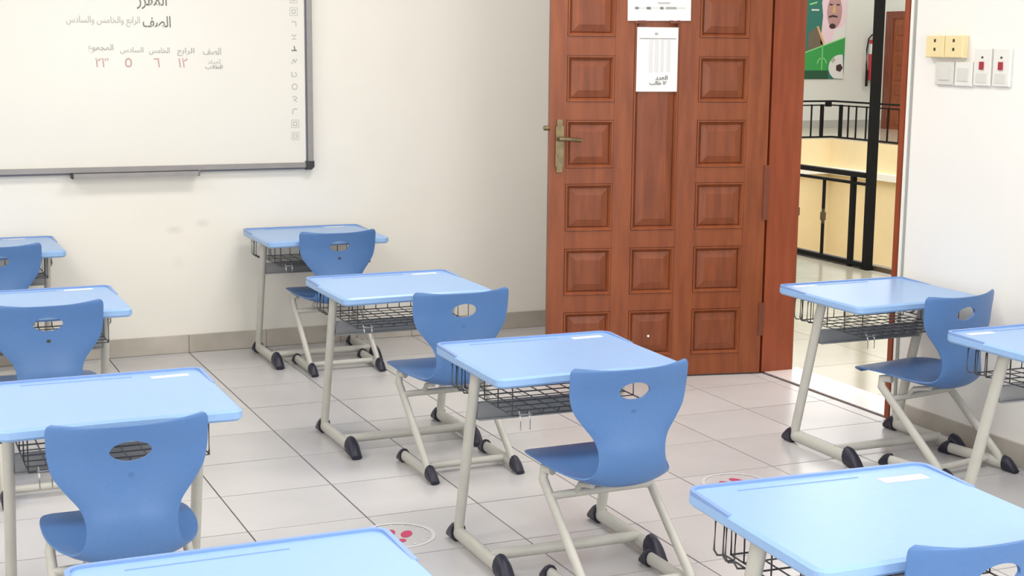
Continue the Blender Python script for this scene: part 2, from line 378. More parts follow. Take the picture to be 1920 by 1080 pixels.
# ------------------------------------------------------------------ papers on the door
def door_pt(s_, y_, z_): return Vector(dr.location) + DM.to_3x3() @ Vector((s_, y_, z_ - .008))
rx = -ex; nz_ = -ey     # reader's right on the door face, and the face normal
def paper(name, s_c, z_c, w, h, tilt, label, y_off):
    t = thing(name, label, 'paper', door_pt(s_c, y_off, z_c))
    c, s2 = math.cos(tilt), math.sin(tilt)
    X = rx * c + Vector((0, 0, 1)) * s2; Y = Vector((0, 0, 1)) * c - rx * s2
    mtx = Matrix(((X.x, Y.x, nz_.x, 0), (X.y, Y.y, nz_.y, 0), (X.z, Y.z, nz_.z, 0), (0, 0, 0, 1)))
    mb = MB(); n = 8; vs = []; fs = []
    for i in range(n + 1):
        u = -w / 2 + w * i / n; b_ = .0012 * math.sin(i * 1.3)
        vs += [(u, -h / 2, b_), (u, h / 2, b_), (u, h / 2, b_ - .0006), (u, -h / 2, b_ - .0006)]
    for i in range(n):
        a = 4 * i
        fs += [(a, a + 4, a + 5, a + 1), (a + 1, a + 5, a + 6, a + 2), (a + 2, a + 6, a + 7, a + 3), (a + 3, a + 7, a + 4, a)]
    fs += [(0, 1, 2, 3), (4 * n + 3, 4 * n + 2, 4 * n + 1, 4 * n)]
    mb.add(vs, fs).xf(mtx).build('sheet', M['paper'], t)
    return t, mtx
def flat(mb, x0, y0, x1, y1, z=.0022): return mb.box((x0, y0, z - .0003), (x1, y1, z))
t, mx = paper('notice_sheet', .552, 1.80, .302, .255, 0.012, 'wide white notice taped high on the wooden door', -.006)
mb = MB(); flat(mb, -.12, -.071, .125, -.0695); mb.xf(mx).build('ruled_line', M['ink_l'], t)
for xx, w_ in ((-.108, .018), (-.052, .02), (.010, .016), (.055, .05)): flat(mb2 := MB(), xx - w_ / 2, -.076, xx + w_ / 2, -.065).xf(mx).build('printed_word', M['ink'] if xx < .03 else M['ink_l'], t)
flat(MB(), -.01, -.05, .05, -.045).xf(mx).build('printed_word', M['ink_l'], t)
MB().box((-.115, -.140, -.003), (-.065, -.126, .001)).xf(mx).build('tape', M['wood_d'], t); MB().box((.05, -.140, -.003), (.10, -.126, .001)).xf(mx).build('tape', M['wood_d'], t)
t, mx = paper('list_sheet', .556, 1.497, .197, .292, 0.0, 'white portrait list sheet with table columns and handwriting on the door', -.006)
flat(MB(), -.088, .0935, .088, .0965).xf(mx).build('table_rule', M['ink'], t)
for k, (a, b) in enumerate(((-.04, -.026), (-.012, .002), (.016, .030), (.044, .062))):
    flat(MB(), a, -.055, b, .090, .0016).xf(mx).build('table_column', M['paper_g'], t)
flat(MB(), -.015, .112, .0, .122).xf(mx).build('printed_word', M['ink_l'], t)
text_part('handwriting', shape('العدد'), M['ink_b'], t, mx @ Matrix.Translation((.022, -.082, .002)), .03, .058, .0004, .020)
text_part('handwriting', shape('١٢ طالب'), M['ink_b'], t, mx @ Matrix.Translation((.006, -.108, .002)), .03, .082, .0004, .022)

# ------------------------------------------------------------------ whiteboard
BX0, BX1, BZ0, BZ1 = -1.95, 1.058, .918, 2.15; BY = YF - .004
wbd = thing('whiteboard', 'large white wall board with grey aluminium frame and marker writing', 'whiteboard', ((BX0 + BX1) / 2, YF, BZ0))
off = Vector(wbd.location)
def wp(mb, name, m, parent=None, label=None, kind=None):
    mb.xf(Matrix.Translation(-off)); return mb.build(name, m, parent or wbd, label=label, kind=kind)
FW = .036
wp(MB().box((BX0 + .01, YF - .024, BZ0 + .01), (BX1 - .01, YF - .003, BZ1 - .01)), 'panel', M['board'])
for a, b in (((BX0, BZ0), (BX1, BZ0 + FW)), ((BX0, BZ1 - FW), (BX1, BZ1))):
    f_ = wp(MB().box((a[0] + .03, YF - .042, a[1] + .010), (b[0] - .03, YF - .003, b[1] - .001)), 'frame_rail', M['alu'])
    wp(MB().box((a[0] + .03, YF - .030, a[1]), (b[0] - .03, YF - .003, a[1] + .010)), 'frame_edge', M['alu_d'], f_)
for a, b in (((BX0, BZ0), (BX0 + FW, BZ1)), ((BX1 - FW, BZ0), (BX1, BZ1))):
    f_ = wp(MB().box((a[0] + .006, YF - .042, a[1] + .03), (b[0] - .001, YF - .003, b[1] - .03)), 'frame_rail', M['alu'])
    wp(MB().box((a[0], YF - .032, a[1] + .03), (a[0] + .007, YF - .003, b[1] - .03)), 'frame_edge', M['alu_d'], f_)
for sx, sz in ((0, 0), (0, 1), (1, 0), (1, 1)):
    o_ = [(0, 0)] + [(.044, 0), (.044, .030), (.030, .044), (0, .044)]
    pts = [(x_, y_) for x_, y_ in o_]
    cx = BX1 - .042 if sx else BX0 + .042; cz = BZ1 - .042 if sz else BZ0 + .042
    mb = MB(); q = [(cx + (p[0] if sx else -p[0]), cz + (p[1] if sz else -p[1])) for p in pts]
    if (sx + sz) % 2: q.reverse()
    vs = [(p[0], YF - .046, p[1]) for p in q] + [(p[0], YF - .003, p[1]) for p in q]
    n = len(q); fs = [tuple(range(n)), tuple(range(2 * n - 1, n - 1, -1))] + [(i, i + n, (i + 1) % n + n, (i + 1) % n) for i in range(n)]
    wp(mb.add(vs, fs), 'corner_cap', M['bcap'])
tr = wp(MB().box((-.142, YF - .075, .906), (.458, YF - .020, .911)).box((-.142, YF - .075, .911), (.458, YF - .070, .926)), 'pen_tray', M['alu'])
wp(MB().box((-.150, YF - .078, .902), (-.142, YF - .018, .930)), 'end_cap', M['bcap'], tr); wp(MB().box((.458, YF - .078, .902), (.464, YF - .018, .930)), 'end_cap', M['alu_d'], tr)
TM = Matrix(((1, 0, 0, 0), (0, 0, -1, YF - .0245), (0, 1, 0, 0), (0, 0, 0, 1)))
def wtext(s_, x_, z_, w, m, h=None, b=0.0, name='writing', parent=None):
    me = text_mesh(shape(s_), .05, w, b, h); me.name = name; me.materials.clear(); me.materials.append(m)
    me.transform(Matrix.Translation(-off) @ Matrix.Translation((x_, 0, z_)) @ TM)
    return link(name, me, wbd)
wtext('الصف', .283, 1.652, .135, M['ink'], .055, .0008)
wtext('الرابع والخامس والسادس', .03, 1.650, .345, M['ink_l'], .05)
wtext('المقرر', .262, 1.748, .145, M['ink'], .075, .0006)
wtext('الصف', .550, 1.512, .09, M['ink_l'], .035, .0006)
wtext('الرابع', .420, 1.508, .085, M['ink_l'], .040, .0006)
wtext('الخامس', .292, 1.511, .10, M['ink_l'], .036, .0006)
wtext('السادس', .160, 1.513, .11, M['ink_l'], .034, .0004)
wtext('المجموع', .013, 1.520, .12, M['ink_l'], .045, .0006)
wtext('أعداد', .560, 1.462, .065, M['ink_l'], .022, .0004); wtext('الطلاب', .557, 1.434, .085, M['ink'], .024, .0003)
for s_, x_, w in (('١٢', .405, .045), ('٦', .278, .030), ('٥', .142, .034), ('٢٣', .017, .062)): wtext(s_, x_, 1.455, w, M['ink_r'], .046, .0003, 'numeral')
# icon strip down the right edge of the board
icx = .967
for k in range(17):
    z_ = 1.088 + k * .0625; mb = MB(); yv = YF - .0245; r_ = .019
    def ln(p, q, w_=.0016):
        d = Vector((q[0] - p[0], q[1] - p[1])); n_ = Vector((-d.y, d.x)).normalized() * w_
        vs = [(icx + p[0] + n_.x, yv, z_ + p[1] + n_.y), (icx + p[0] - n_.x, yv, z_ + p[1] - n_.y), (icx + q[0] - n_.x, yv, z_ + q[1] - n_.y), (icx + q[0] + n_.x, yv, z_ + q[1] + n_.y)]
        mb.add(vs + [(v[0], v[1] - .0005, v[2]) for v in vs], [(0, 1, 2, 3), (7, 6, 5, 4), (0, 4, 5, 1), (1, 5, 6, 2), (2, 6, 7, 3), (3, 7, 4, 0)])
    def poly(ps, w_=.0016):
        for a, b in zip(ps, ps[1:]): ln(a, b, w_)
    sq = [(-r_, -r_), (r_, -r_), (r_, r_), (-r_, r_), (-r_, -r_)]
    kk = k % 10
    if kk in (0, 1): poly(sq, .001); poly([(x_ * .45, y_ * .45) for x_, y_ in sq]); 
    elif kk == 2: poly([(-.012, -.014), (-.012, .006), (.002, .014), (.012, .010)], .002)
    elif kk == 3: poly([(-.014, .008), (.002, .014), (.012, .004), (-.006, -.004), (.012, -.014)])
    elif kk == 4: poly(arc(0, 0, .014, 0, 360, 12), .0018)
    elif kk == 5: poly([(-.014, .012), (-.014, -.012), (.006, -.012), (.012, .0), (.002, .010)], .0018)
    elif kk == 6: poly([(-.014, -.012), (-.004, .014), (.004, -.004), (.014, .014)], .0018)
    elif kk == 7: poly([(-.014, -.006), (.014, -.006)], .0035); poly([(.0, .016), (.004, -.004)], .003)
    elif kk == 8: poly([(-.012, .012), (.0, .0), (.012, .012)], .002); poly([(-.012, -.012), (.012, -.010)], .002)
    else: poly([(-.012, .012), (.010, .012), (.012, -.012)], .0018)
    wp(mb, 'icon', M['ink'] if kk == 7 else M['ink_l'])

# ------------------------------------------------------------------ switches and sockets on the right wall
def plate(name, label, cat, y0, y1, z0, z1, proud, m, parts, group=None):
    t = thing(name, label, cat, (XR, (y0 + y1) / 2, z0), group=group); w = y1 - y0; h = z1 - z0
    rot = Matrix(((0, 0, -1, 0), (1, 0, 0, 0), (0, 1, 0, 0), (0, 0, 0, 1)))   # local x -> world y, y -> z, z -> -x
    MB().bbox((-w / 2, 0, .0), (w / 2, h, proud), .003).xf(rot).build('face_plate', m, t)
    for nm, (a, b, c, d, pr, mm) in parts: MB().bbox((a, b, proud - .001), (c, d, proud + pr), min(.0008, pr / 3 + .0004)).xf(rot).build(nm, mm, t)
    return t
# world -y is the viewer's right
for (a, b, nm) in ((-.632, -.524, 'left'), (-.740, -.636, 'right')):
    plate('socket_box', 'cream surface box with two dark holes, %s of the pair beside the doorway' % nm, 'socket', a, b, 1.523, 1.608, .03, M['cream'],
          [('hole', (-.006, .060, .006, .072, .0012, M['hole'])), ('hole', (-.006, .026, .006, .038, .0012, M['hole']))], 'cream socket boxes')
plate('switch_plate', 'blank white plate under the left cream box', 'switch', -.676, -.570, 1.416, 1.508, .014, M['gplast'], [('rocker', (-.03, .02, .03, .07, .004, M['gplast']))])
plate('switch_plate', 'blank white plate under the right cream box', 'switch', -.782, -.684, 1.414, 1.508, .014, M['wplast'], [('rocker', (-.03, .02, .03, .07, .004, M['gplast']))])
for (a, b, nm) in ((-.882, -.790, 'left'), (-.985, -.893, 'rightmost')):
    plate('switched_socket', 'tall white socket with red rocker switch, %s of the two' % nm, 'socket', a, b, 1.418, 1.560, .014, M['wplast'],
          [('rocker', (-.010, .062, .010, .092, .007, M['red'])), ('screw', (-.005, .104, .005, .112, .0015, M['hole'])), ('shutter', (-.03, .012, .030, .048, .002, M['gplast']))], 'sockets with red rockers')

# ------------------------------------------------------------------ outside the doorway
CX0, CX1, FX, FY, WX, WY, YE, WH = XR + .165, 5.5, 14.62, 16.2, 17.7, 19.1, -5.0, 5.0
cf = MB().box((CX0, YE, -.3), (CX1, WY, -.004)).build('floor', M['greyskirt'], kind='structure')
tm = MB().box((.002, .002, -.0125), (.598, .598, 0)).mesh('floor_tile', M['cfloor'])
cr_ = MB()
for j in range(-8, 32):
    for i in range(4):
        x0, y0 = CX0 + .6 * i, .6 * j
        if -1 <= j <= 12: t_ = link('floor_tile', tm, cf); t_.location = (x0, y0, 0)
        elif y0 + .6 < WY: cr_.box((x0 + .002, y0 + .002, -.0125), (x0 + .598, y0 + .598, 0))
cr_.build('floor_tile_rest', M['cfloor'], cf, kind='stuff')
MB().box((CX1 - .0, 2.9, -4), (CX1 + .06, WY, .03)).box((CX1, YE, -4), (CX1 + .06, 2.9, .03)).build('trim_6', M['bronze'], kind='structure')
MB().box((CX1, FY, -.5), (WX, WY, 0)).box((FX, YE, -.5), (WX, FY, 0)).build('floor', M['cfloor'], kind='structure')
MB().box((CX1, FY - .02, -4), (FX, FY, 0)).box((FX - .02, YE, -4), (FX, FY - .02, 0)).build('wall_atrium', M['beige'], kind='structure')
MB().box((CX1 + .06, FY - .16, -.60), (FX - .16, FY - .02, -.49)).box((FX - .16, YE, -.60), (FX - .02, FY - .02, -.49)).build('trim_7', M['white'], kind='structure')
MB().box((CX1 + .06, YE, -4.1), (FX - .02, FY - .02, -4)).build('floor', M['cfloor'], kind='structure')
MB().box((CX0, WY, -.3), (WX, WY + .2, WH)).build('wall_far', M['cwall'], kind='structure')
MB().box((WX, YE, -.3), (WX + .2, WY + .2, WH)).build('wall_side', M['cwall'], kind='structure')
MB().box((CX0, YE - .2, -4), (WX, YE, WH)).build('wall_end', M['cwall'], kind='structure')
MB().box((CX0 - .2, YF + .15, -.3), (CX0, WY, WH)).build('wall_corridor', M['cwall'], kind='structure')
MB().box((CX0, WY - .03, 0), (WX, WY, .16)).build('baseboard_far', M['greyskirt'], kind='structure')
MB().box((WX - .03, 19.05 - .3, 0), (WX, WY - .03, .16)).box((WX - .03, YE, 0), (WX, 16.85, .16)).build('baseboard_side', M['greyskirt'], kind='structure')

def bar(mb, p, q, w, h):
    p, q = Vector(p), Vector(q)
    if abs(p.x - q.x) < 1e-6 and abs(p.y - q.y) < 1e-6: mb.box((p.x - w / 2, p.y - w / 2, p.z), (p.x + w / 2, p.y + w / 2, q.z))
    elif abs(p.x - q.x) < 1e-6: mb.box((p.x - w / 2, min(p.y, q.y), p.z - h / 2), (p.x + w / 2, max(p.y, q.y), p.z + h / 2))
    else: mb.box((min(p.x, q.x), p.y - w / 2, p.z - h / 2), (max(p.x, q.x), p.y + w / 2, p.z + h / 2))
    return mb
# near railing along the corridor edge
NX = CX1 - .03
nr = thing('railing', 'black metal railing just outside the doorway, beside the tall black post', 'railing', (NX, 5.0, 0)); o_ = Vector(nr.location)
def rp(mb, name, m, par, label=None, org=None): mb.xf(Matrix.Translation(-(org or o_))); return mb.build(name, m, par, label=label)
rp(bar(MB(), (NX, 3.225, .668), (NX, 9.5, .668), .05, .035), 'handrail', M['black'], nr)
rp(bar(MB(), (NX, 3.225, .605), (NX, 9.5, .605), .03, .02), 'upper_rail', M['black'], nr)
rp(bar(MB(), (NX, 3.225, .028), (NX, 9.5, .028), .04, .03), 'lower_rail', M['black'], nr)
rp(bar(MB(), (NX, 3.385, 0), (NX, 3.385, .655), .034, 0), 'rail_post', M['black'], nr)
for k in range(18):
    yb = 3.735 + .335 * k
    b_ = rp(bar(MB(), (NX, yb, .04), (NX, yb, .6), .018, 0), 'baluster', M['black'], nr)
    rp(MB().tube([(NX, yb, .27), (NX, yb, .30), (NX, yb, .325), (NX, yb, .35), (NX, yb, .38)], .012, n=8).tube([(NX, yb, .295), (NX, yb, .325), (NX, yb, .355)], .022, n=8), 'knuckle', M['bronze'], b_)
pp = thing('steel_post', 'thick black square post rising from floor out of the top, right of the near railing', 'post', (NX, 3.185, 0))
MB().box((-.027, -.027, .012), (.027, .027, 4.6)).build('shaft', M['black'], pp); MB().box((-.034, -.034, 0), (.034, .034, .012)).build('base_plate', M['black'], pp)
MB().box((-.034, -.034, 4.6), (.034, .034, 4.612)).build('top_plate', M['black'], pp)
# far railing, two runs meeting at a corner
fr_ = thing('railing', 'distant black railing in front of the far corridor wall', 'railing', (FX + .04, FY + .04, 0)); of = Vector(fr_.location)
RX, RY = FX + .04, FY + .04
for z_, w, h, nm in ((.655, .05, .03, 'handrail'), (.585, .03, .022, 'upper_rail'), (.03, .04, .03, 'lower_rail')):
    rp(bar(MB(), (RX, 8.0, z_), (RX, RY + .02, z_), w, h), nm, M['black'], fr_, org=of); rp(bar(MB(), (9.0, RY, z_), (RX - .03, RY, z_), w, h), nm, M['black'], fr_, org=of)
for k, yb in enumerate([16.02, 15.80, 15.58, 15.30, 15.0, 14.72, 14.42, 14.12, 13.82, 13.5, 13.2, 12.9]):
    w_ = .05 if k == 0 else .022; rp(bar(MB(), (RX, yb, .04), (RX, yb, .60), w_, 0), 'rail_post' if k == 0 else 'baluster', M['black'], fr_, org=of)
for k in range(14):
    xb = 14.42 - .22 * k; rp(bar(MB(), (xb, RY, .04), (xb, RY, .60), .05 if k == 0 else .022, 0), 'rail_post' if k == 0 else 'baluster', M['black'], fr_, org=of)
rp(MB().box((14.50, RY - .03, .56), (14.60, RY + .03, .64)), 'corner_bracket', M['black'], fr_, org=of)

# far door on the side wall
fd = bpy.data.objects.new('door_2', None); COL.objects.link(fd); fd['kind'] = 'structure'; fd.location = (WX, 17.8, 0)
def fp(mb, name, m, par=None): mb.xf(Matrix.Translation((-WX, -17.8, 0))); return mb.build(name, m, par or fd)
for y0, y1, z0, z1 in ((18.50, 18.74, 0, 2.30), (16.86, 17.10, 0, 2.30), (17.10, 18.50, 2.16, 2.30)): fp(MB().box((WX - .05, y0, z0), (WX, y1, z1)), 'frame_board', M['wood_d'])
fp(MB().box((WX - .03, 17.10, 0), (WX, 18.50, 2.16)), 'leaf', M['wood'])
for i in range(3):
    for k in range(7):
        y0 = 17.18 + .44 * i; fp(MB().box((WX - .045, y0, .1 + .29 * k), (WX - .03, y0 + .34, .30 + .29 * k)), 'panel', M['wood_p'])

# poster on the far wall (flat print; u to the left from its right edge, v up, metres)
PX, PZ, PY = 16.945, .972, WY
ps = thing('wall_poster', 'green wall poster with a man in pale headscarf and a football', 'poster', (PX - .55, PY, PZ))
def pz(poly_, m, name, lay):
    K = .01272   # metres per print unit
    pts = [((p[0] - 1582) * K + .55, (148 - p[1]) * K * .82) for p in poly_]
    mb = MB(); n = len(pts); yv = -.012 - .0012 * lay
    ar = sum(pts[i][0] * pts[(i + 1) % n][1] - pts[(i + 1) % n][0] * pts[i][1] for i in range(n))
    if ar < 0: pts.reverse()
    vs = [(p[0], yv, p[1]) for p in pts] + [(p[0], yv + (.012 if lay == 0 else .0011), p[1]) for p in pts]
    fs = [tuple(range(n)), tuple(range(2 * n - 1, n - 1, -1))] + [(i, i + n, (i + 1) % n + n, (i + 1) % n) for i in range(n)]
    mb.add(vs, fs).build(name, m, ps)
def el(cx, cy, rx_, ry_, n=18, a0=0, a1=360): return [(cx + rx_ * math.cos(R(a0 + (a1 - a0) * i / n)), cy + ry_ * math.sin(R(a0 + (a1 - a0) * i / n))) for i in range(n if a1 - a0 == 360 else n + 1)]
pz([(1490, 148), (1582, 148), (1582, -60), (1490, -60)], M['g1'], 'backing', 0)
pz([(1536, 82), (1539, 30), (1536, 5), (1545, -25), (1565, -38), (1582, -25), (1582, 60), (1570, 74), (1556, 80), (1548, 86)], M['scarf'], 'headscarf', 1)
pz([(1512, 100), (1514, 62), (1528, 50), (1541, 82), (1535, 96)], M['cloak'], 'cloak', 1)
pz([(1528, 50), (1531, 49), (1544, 80), (1541, 84)], M['gold'], 'cloak_trim', 2)
pz([(1557, 74), (1562, 54), (1576, 50), (1582, 42), (1582, 70), (1560, 80)], M['ball'], 'collar', 2)
pz(el(1560, 22, 14, 32), M['skin'], 'face', 2)
pz([(1550, 30), (1557, 28), (1566, 30), (1566, 33), (1557, 32), (1549, 34)], M['hair'], 'moustache', 3)
pz(el(1557, 49, 6, 5), M['hair'], 'goatee', 3)
pz(el(1553, 9, 3.5, 1.6), M['hair'], 'eye', 3); pz(el(1566, 9, 3.5, 1.6), M['hair'], 'eye', 3)
pz([(1558, 10), (1561, 10), (1562, 24), (1556, 24)], M['gold'], 'nose', 3)
pz([(1490, 106), (1582, 70), (1582, 102), (1562, 106), (1552, 132), (1490, 132)], M['g2'], 'green_band', 3)
pz([(1490, 104.5), (1582, 68.5), (1582, 70.5), (1490, 107)], M['g3'], 'band_line', 4)
pz([(1539.5, 88), (1541, 87.5), (1541, 131), (1539.5, 131)], M['g3'], 'emblem_line', 4)
pz(el(1540, 119, 9, 11, 14, 180, 360) + el(1540, 119, 7.4, 9.2, 14, 360, 180), M['g3'], 'emblem_arch', 4)
pz([(1490, 132), (1552, 132), (1553, 148), (1490, 148)], M['g4'], 'lower_band', 3)
pz([p for p in el(1575, 126, 22, 24, 36) if p[0] <= 1581.8 and p[1] <= 147.8] + [(1581.8, 147.8)], M['ball'], 'football', 4)
pz(el(1573, 127, 7, 8, 5), M['hair'], 'ball_patch', 5); pz([(1556, 113), (1562, 107), (1566, 112), (1560, 118)], M['greyskirt'], 'ball_patch', 5)
pz([(1517, 18), (1531, 18), (1531, 21), (1517, 21)], M['ball'], 'caption', 4)
pz([(1513, 8), (1527, 4), (1527, 7), (1513, 11)], M['g3'], 'caption', 4)
# hose and extinguisher beside the poster
fe = thing('fire_extinguisher', 'red fire extinguisher with black hose, half hidden by the black post', 'extinguisher', (17.56, WY, .95))
mb = MB().tube([(.02, -.13, 0), (.02, -.13, .02), (.02, -.13, .70), (.02, -.13, .76), (.02, -.13, .80)], .105, n=16)
mb.build('cylinder', M['ext'], fe); MB().tube([(.02, -.13, .52), (.02, -.13, .72)], .1065, n=16).build('label_band', M['ball'], fe)
MB().tube([(.05, -.13, .80), (.05, -.13, .92)], .03, n=10).box((.0, -.16, .90), (.14, -.10, .93)).build('valve', M['black'], fe)
MB().tube([(.03, -.13, .88), (-.05, -.13, .90), (-.12, -.12, .82), (-.155, -.12, .60), (-.15, -.12, .30), (-.135, -.12, .10), (-.13, -.12, -.12)], .014, n=8).tube([(-.13, -.12, .2), (-.13, -.12, -.12)], .026, n=8).build('hose', M['black'], fe)
MB().box((-.02, -.06, .2), (.09, 0, .26)).build('wall_bracket', M['black'], fe)

# ------------------------------------------------------------------ desks
def make_desk(label):
    t = thing('student_desk', label, 'desk', group='blue student desks')
    W2, D2, ZT, TH_ = .303, .265, .625, .030
    rb, rf = .035, .030
    out = [(-W2 + .05, -D2 + .001)] + [(-W2 + .05 + (2 * W2 - .1) * i / 10, -D2 + .010 * math.sin(math.pi * i / 10)) for i in range(1, 10)] + [(W2 - .05, -D2 + .001)]
    out += arc(W2 - rf, -D2 + rf, rf, -90, 0, 5) + arc(W2 - rb, D2 - rb, rb, 0, 90, 6) + arc(-W2 + rb, D2 - rb, rb, 90, 180, 6) + arc(-W2 + rf, -D2 + rf, rf, 180, 270, 5)
    # clean near duplicates
    cl = [];
    for p in out:
        if not cl or (Vector(p) - Vector(cl[-1])).length > 1e-3: cl.append(p)
    top = MB().prism(cl, ZT - TH_, ZT, .008, .006, .007).build('tabletop', M['blue'], t)
    # raised lip round the rear edge and the rear third of each side
    yl = D2 * .28
    o_ = [(W2 - .001, yl)] + arc(W2 - rb - .001, D2 - rb - .001, rb, 0, 90, 8) + arc(-W2 + rb + .001, D2 - rb - .001, rb, 90, 180, 8) + [(-W2 + .001, yl)]
    i_ = [(W2 - .011, yl)] + arc(W2 - rb - .001, D2 - rb - .001, rb - .010, 0, 90, 8) + arc(-W2 + rb + .001, D2 - rb - .001, rb - .010, 90, 180, 8) + [(-W2 + .011, yl)]
    mb = MB(); n = len(o_); vs = []
    for k in range(n):
        f = min(1, min(k, n - 1 - k) / 1.0) if n > 2 else 1
        zt = ZT + (.0055 if 0 < k < n - 1 else .0005)
        vs += [(o_[k][0], o_[k][1], ZT - .012), (o_[k][0], o_[k][1], zt), (i_[k][0], i_[k][1], zt), (i_[k][0], i_[k][1], ZT - .004)]
    fs = []
    for k in range(n - 1):
        a = 4 * k
        for q in range(4): fs.append((a + q, a + 4 + q, a + 4 + (q + 1) % 4, a + (q + 1) % 4))
    fs += [(0, 1, 2, 3), (4 * n - 1, 4 * n - 2, 4 * n - 3, 4 * n - 4)]
    mb.add(vs, fs).build('edge_lip', M['lip'], top)
    MB().box((-.20, D2 - .052, ZT - .002), (.10, D2 - .049, ZT + .0015)).build('pencil_ridge', M['lip'], top)
    # feet, legs
    LX = .250
    for s in (-1, 1):
        ft = MB().tube([(s * LX, -.185, .031), (s * LX, .19, .031)], .017, .024, n=12).build('foot_bar', M['steel'], t)
        def capmb(y0, y1, top_in, top_out):
            m_ = MB(); d = 1 if y1 > y0 else -1; st = 6; rings = []
            for i in range(st + 1):
                f = i / st; y_ = y0 + (y1 - y0) * f; hgt = top_in + (top_out - top_in) * f ** 2.2; w_ = .024 - .004 * f
                rings.append([(s * LX + w_ * 1.08 * math.cos(R(a_)), y_, max(.0005, hgt * (0.5 + 0.5 * math.sin(R(a_))))) for a_ in range(0, 360, 30)])
            vs = [v for r in rings for v in r]; n_ = 12; fs = []
            for i in range(st):
                for k in range(n_):
                    q_ = (i * n_ + k, i * n_ + (k + 1) % n_, (i + 1) * n_ + (k + 1) % n_, (i + 1) * n_ + k)
                    fs.append(q_ if d < 0 else tuple(reversed(q_)))
            m_.add(vs, fs, True); e1 = tuple(range(n_)); m_.add(rings[0], [e1 if d > 0 else tuple(reversed(e1))]); m_.add(rings[-1], [tuple(reversed(e1)) if d > 0 else e1])
            return m_
        capmb(-.168, -.245, .076, .018).build('foot_cap', M['cap'], ft); capmb(.178, .235, .066, .030).build('foot_cap', M['cap'], ft)
        lg = MB().tube([(s * LX, .178, .035), (s * LX, .170, .065), (s * LX, .035, .575), (s * LX, .03, .592)], .0155, .022, n=14, up=(0, 1, .2)).build('leg', M['steel'], t)
        MB().box((s * LX - .018, -.10, .586), (s * LX + .018, .16, .596)).build('mounting_plate', M['steel'], lg)
    MB().tube([(-LX, -.09, .044), (LX, -.09, .044)], .017, .017, n=12).build('floor_crossbar', M['steel'], t)
    MB().box((-LX + .014, .055, .425), (LX - .014, .073, .478)).box((-LX + .014, .040, .425), (LX - .014, .055, .430)).build('front_beam', M['beam'], t)
    # wire basket under the top
    wr = .0023; bx, y0, y1, zb, ztp = .225, -.19, .19, .495, .590; w1 = MB()
    def wire(pts, mb_=None, r_=wr): (mb_ or w1).tube(pts, r_, n=5)
    nx = 9
    for i in range(nx + 1):
        x_ = -bx + 2 * bx * i / nx; wire([(x_, y0, zb + .012), (x_, y0 + .012, zb), (x_, y1, zb), (x_, y1, ztp)])
    for k in range(8):
        y_ = y0 + (y1 - y0) * k / 7; wire([(-bx, y_, ztp), (-bx, y_, zb), (bx, y_, zb), (bx, y_, ztp)] if k % 2 == 0 else [(-bx, y_, zb), (bx, y_, zb)])
    w1.build('wire_basket', M['wire'], t)
    w2 = MB()
    for x_ in (-.200, -.170): wire([(x_, y0 + .01, zb + .01), (x_, y0 - .004, zb - .01), (x_, y0 - .004, zb - .045)], w2, .0024)
    wire([(-.205, y0 - .004, zb + .002), (-.165, y0 - .004, zb + .002)], w2)
    w2.build('pen_hook', M['wire_l'], t)
    for s in (-1, 1):
        w3 = MB()
        for ya, yb in ((.088, .125), (.135, .172)):
            wire([(s * .25, ya, .595), (s * .274, ya, .585), (s * .276, ya, .518), (s * .268, ya, .505), (s * .25, ya, .503), (s * .25, yb, .503), (s * .268, yb, .505), (s * .276, yb, .518), (s * .274, yb, .585), (s * .25, yb, .595)], w3, .0024)
        w3.build('bag_hook', M['wire'], t)
    return t
def name_label(parent, x_, y_, w, h, rot, m):
    mtx = Matrix.Translation((x_, y_, .6252)) @ Matrix.Rotation(rot, 4, 'Z')
    return MB().box((-w / 2, -h / 2, 0), (w / 2, h / 2, .0006)).xf(mtx).build('name_label', m, parent)
DESKS = [
 ('blue student desk against the whiteboard wall, in the desk column nearest the open door', .972, 1.735, 0, (.17, .215, 1)),
 ('blue student desk second from the whiteboard wall, in the middle column', .830, .107, 0, (.19, .205, 1)),
 ('blue student desk in the middle column directly before the wooden door leaf', .837, -1.327, -1, (.20, .20, 1)),
 ('blue student desk standing in front of the doorway by the side wall', 2.520, -.727, 0, (-.20, .215, 2)),
 ('blue student desk cut by the right picture edge, beside the side wall', 2.495, -1.745, 0, (-.20, .20, 2)),
 ('nearest blue student desk at the lower right, pinkish label on its top', .775, -2.965, -3, (.19, .175, 3)),
 ('blue student desk against the whiteboard wall at the left picture edge', -.550, 1.765, 0, (.12, .225, 1)),
 ('blue student desk second from the whiteboard wall, left column', -.525, .180, 0, (.18, .215, 1)),
 ('blue student desk third from the whiteboard wall, left column, long white label', -.512, -1.398, 0, (.20, .19, 1)),
 ('blue desk top at the bottom edge, nearest desk of the left column', -.487, -2.950, 0, (.0, .0, 0)),
]
proto = None
for (lb, x_, y_, rz, st) in DESKS:
    if proto is None: proto = d_ = make_desk(lb); pend = []
    else: d_ = copy_tree(proto)
    d_['label'] = lb; d_.location = (x_, y_, 0); d_.rotation_euler = (0, 0, R(rz)); pend.append((d_, st))
for d_, (sx, sy, k) in pend:
    if k: name_label(d_, sx, sy, (.105 if k != 3 else .115), .026 if k != 3 else .034, R(3 if k == 1 else 0), M['sticker'] if k < 3 else M['pinkpaper'])

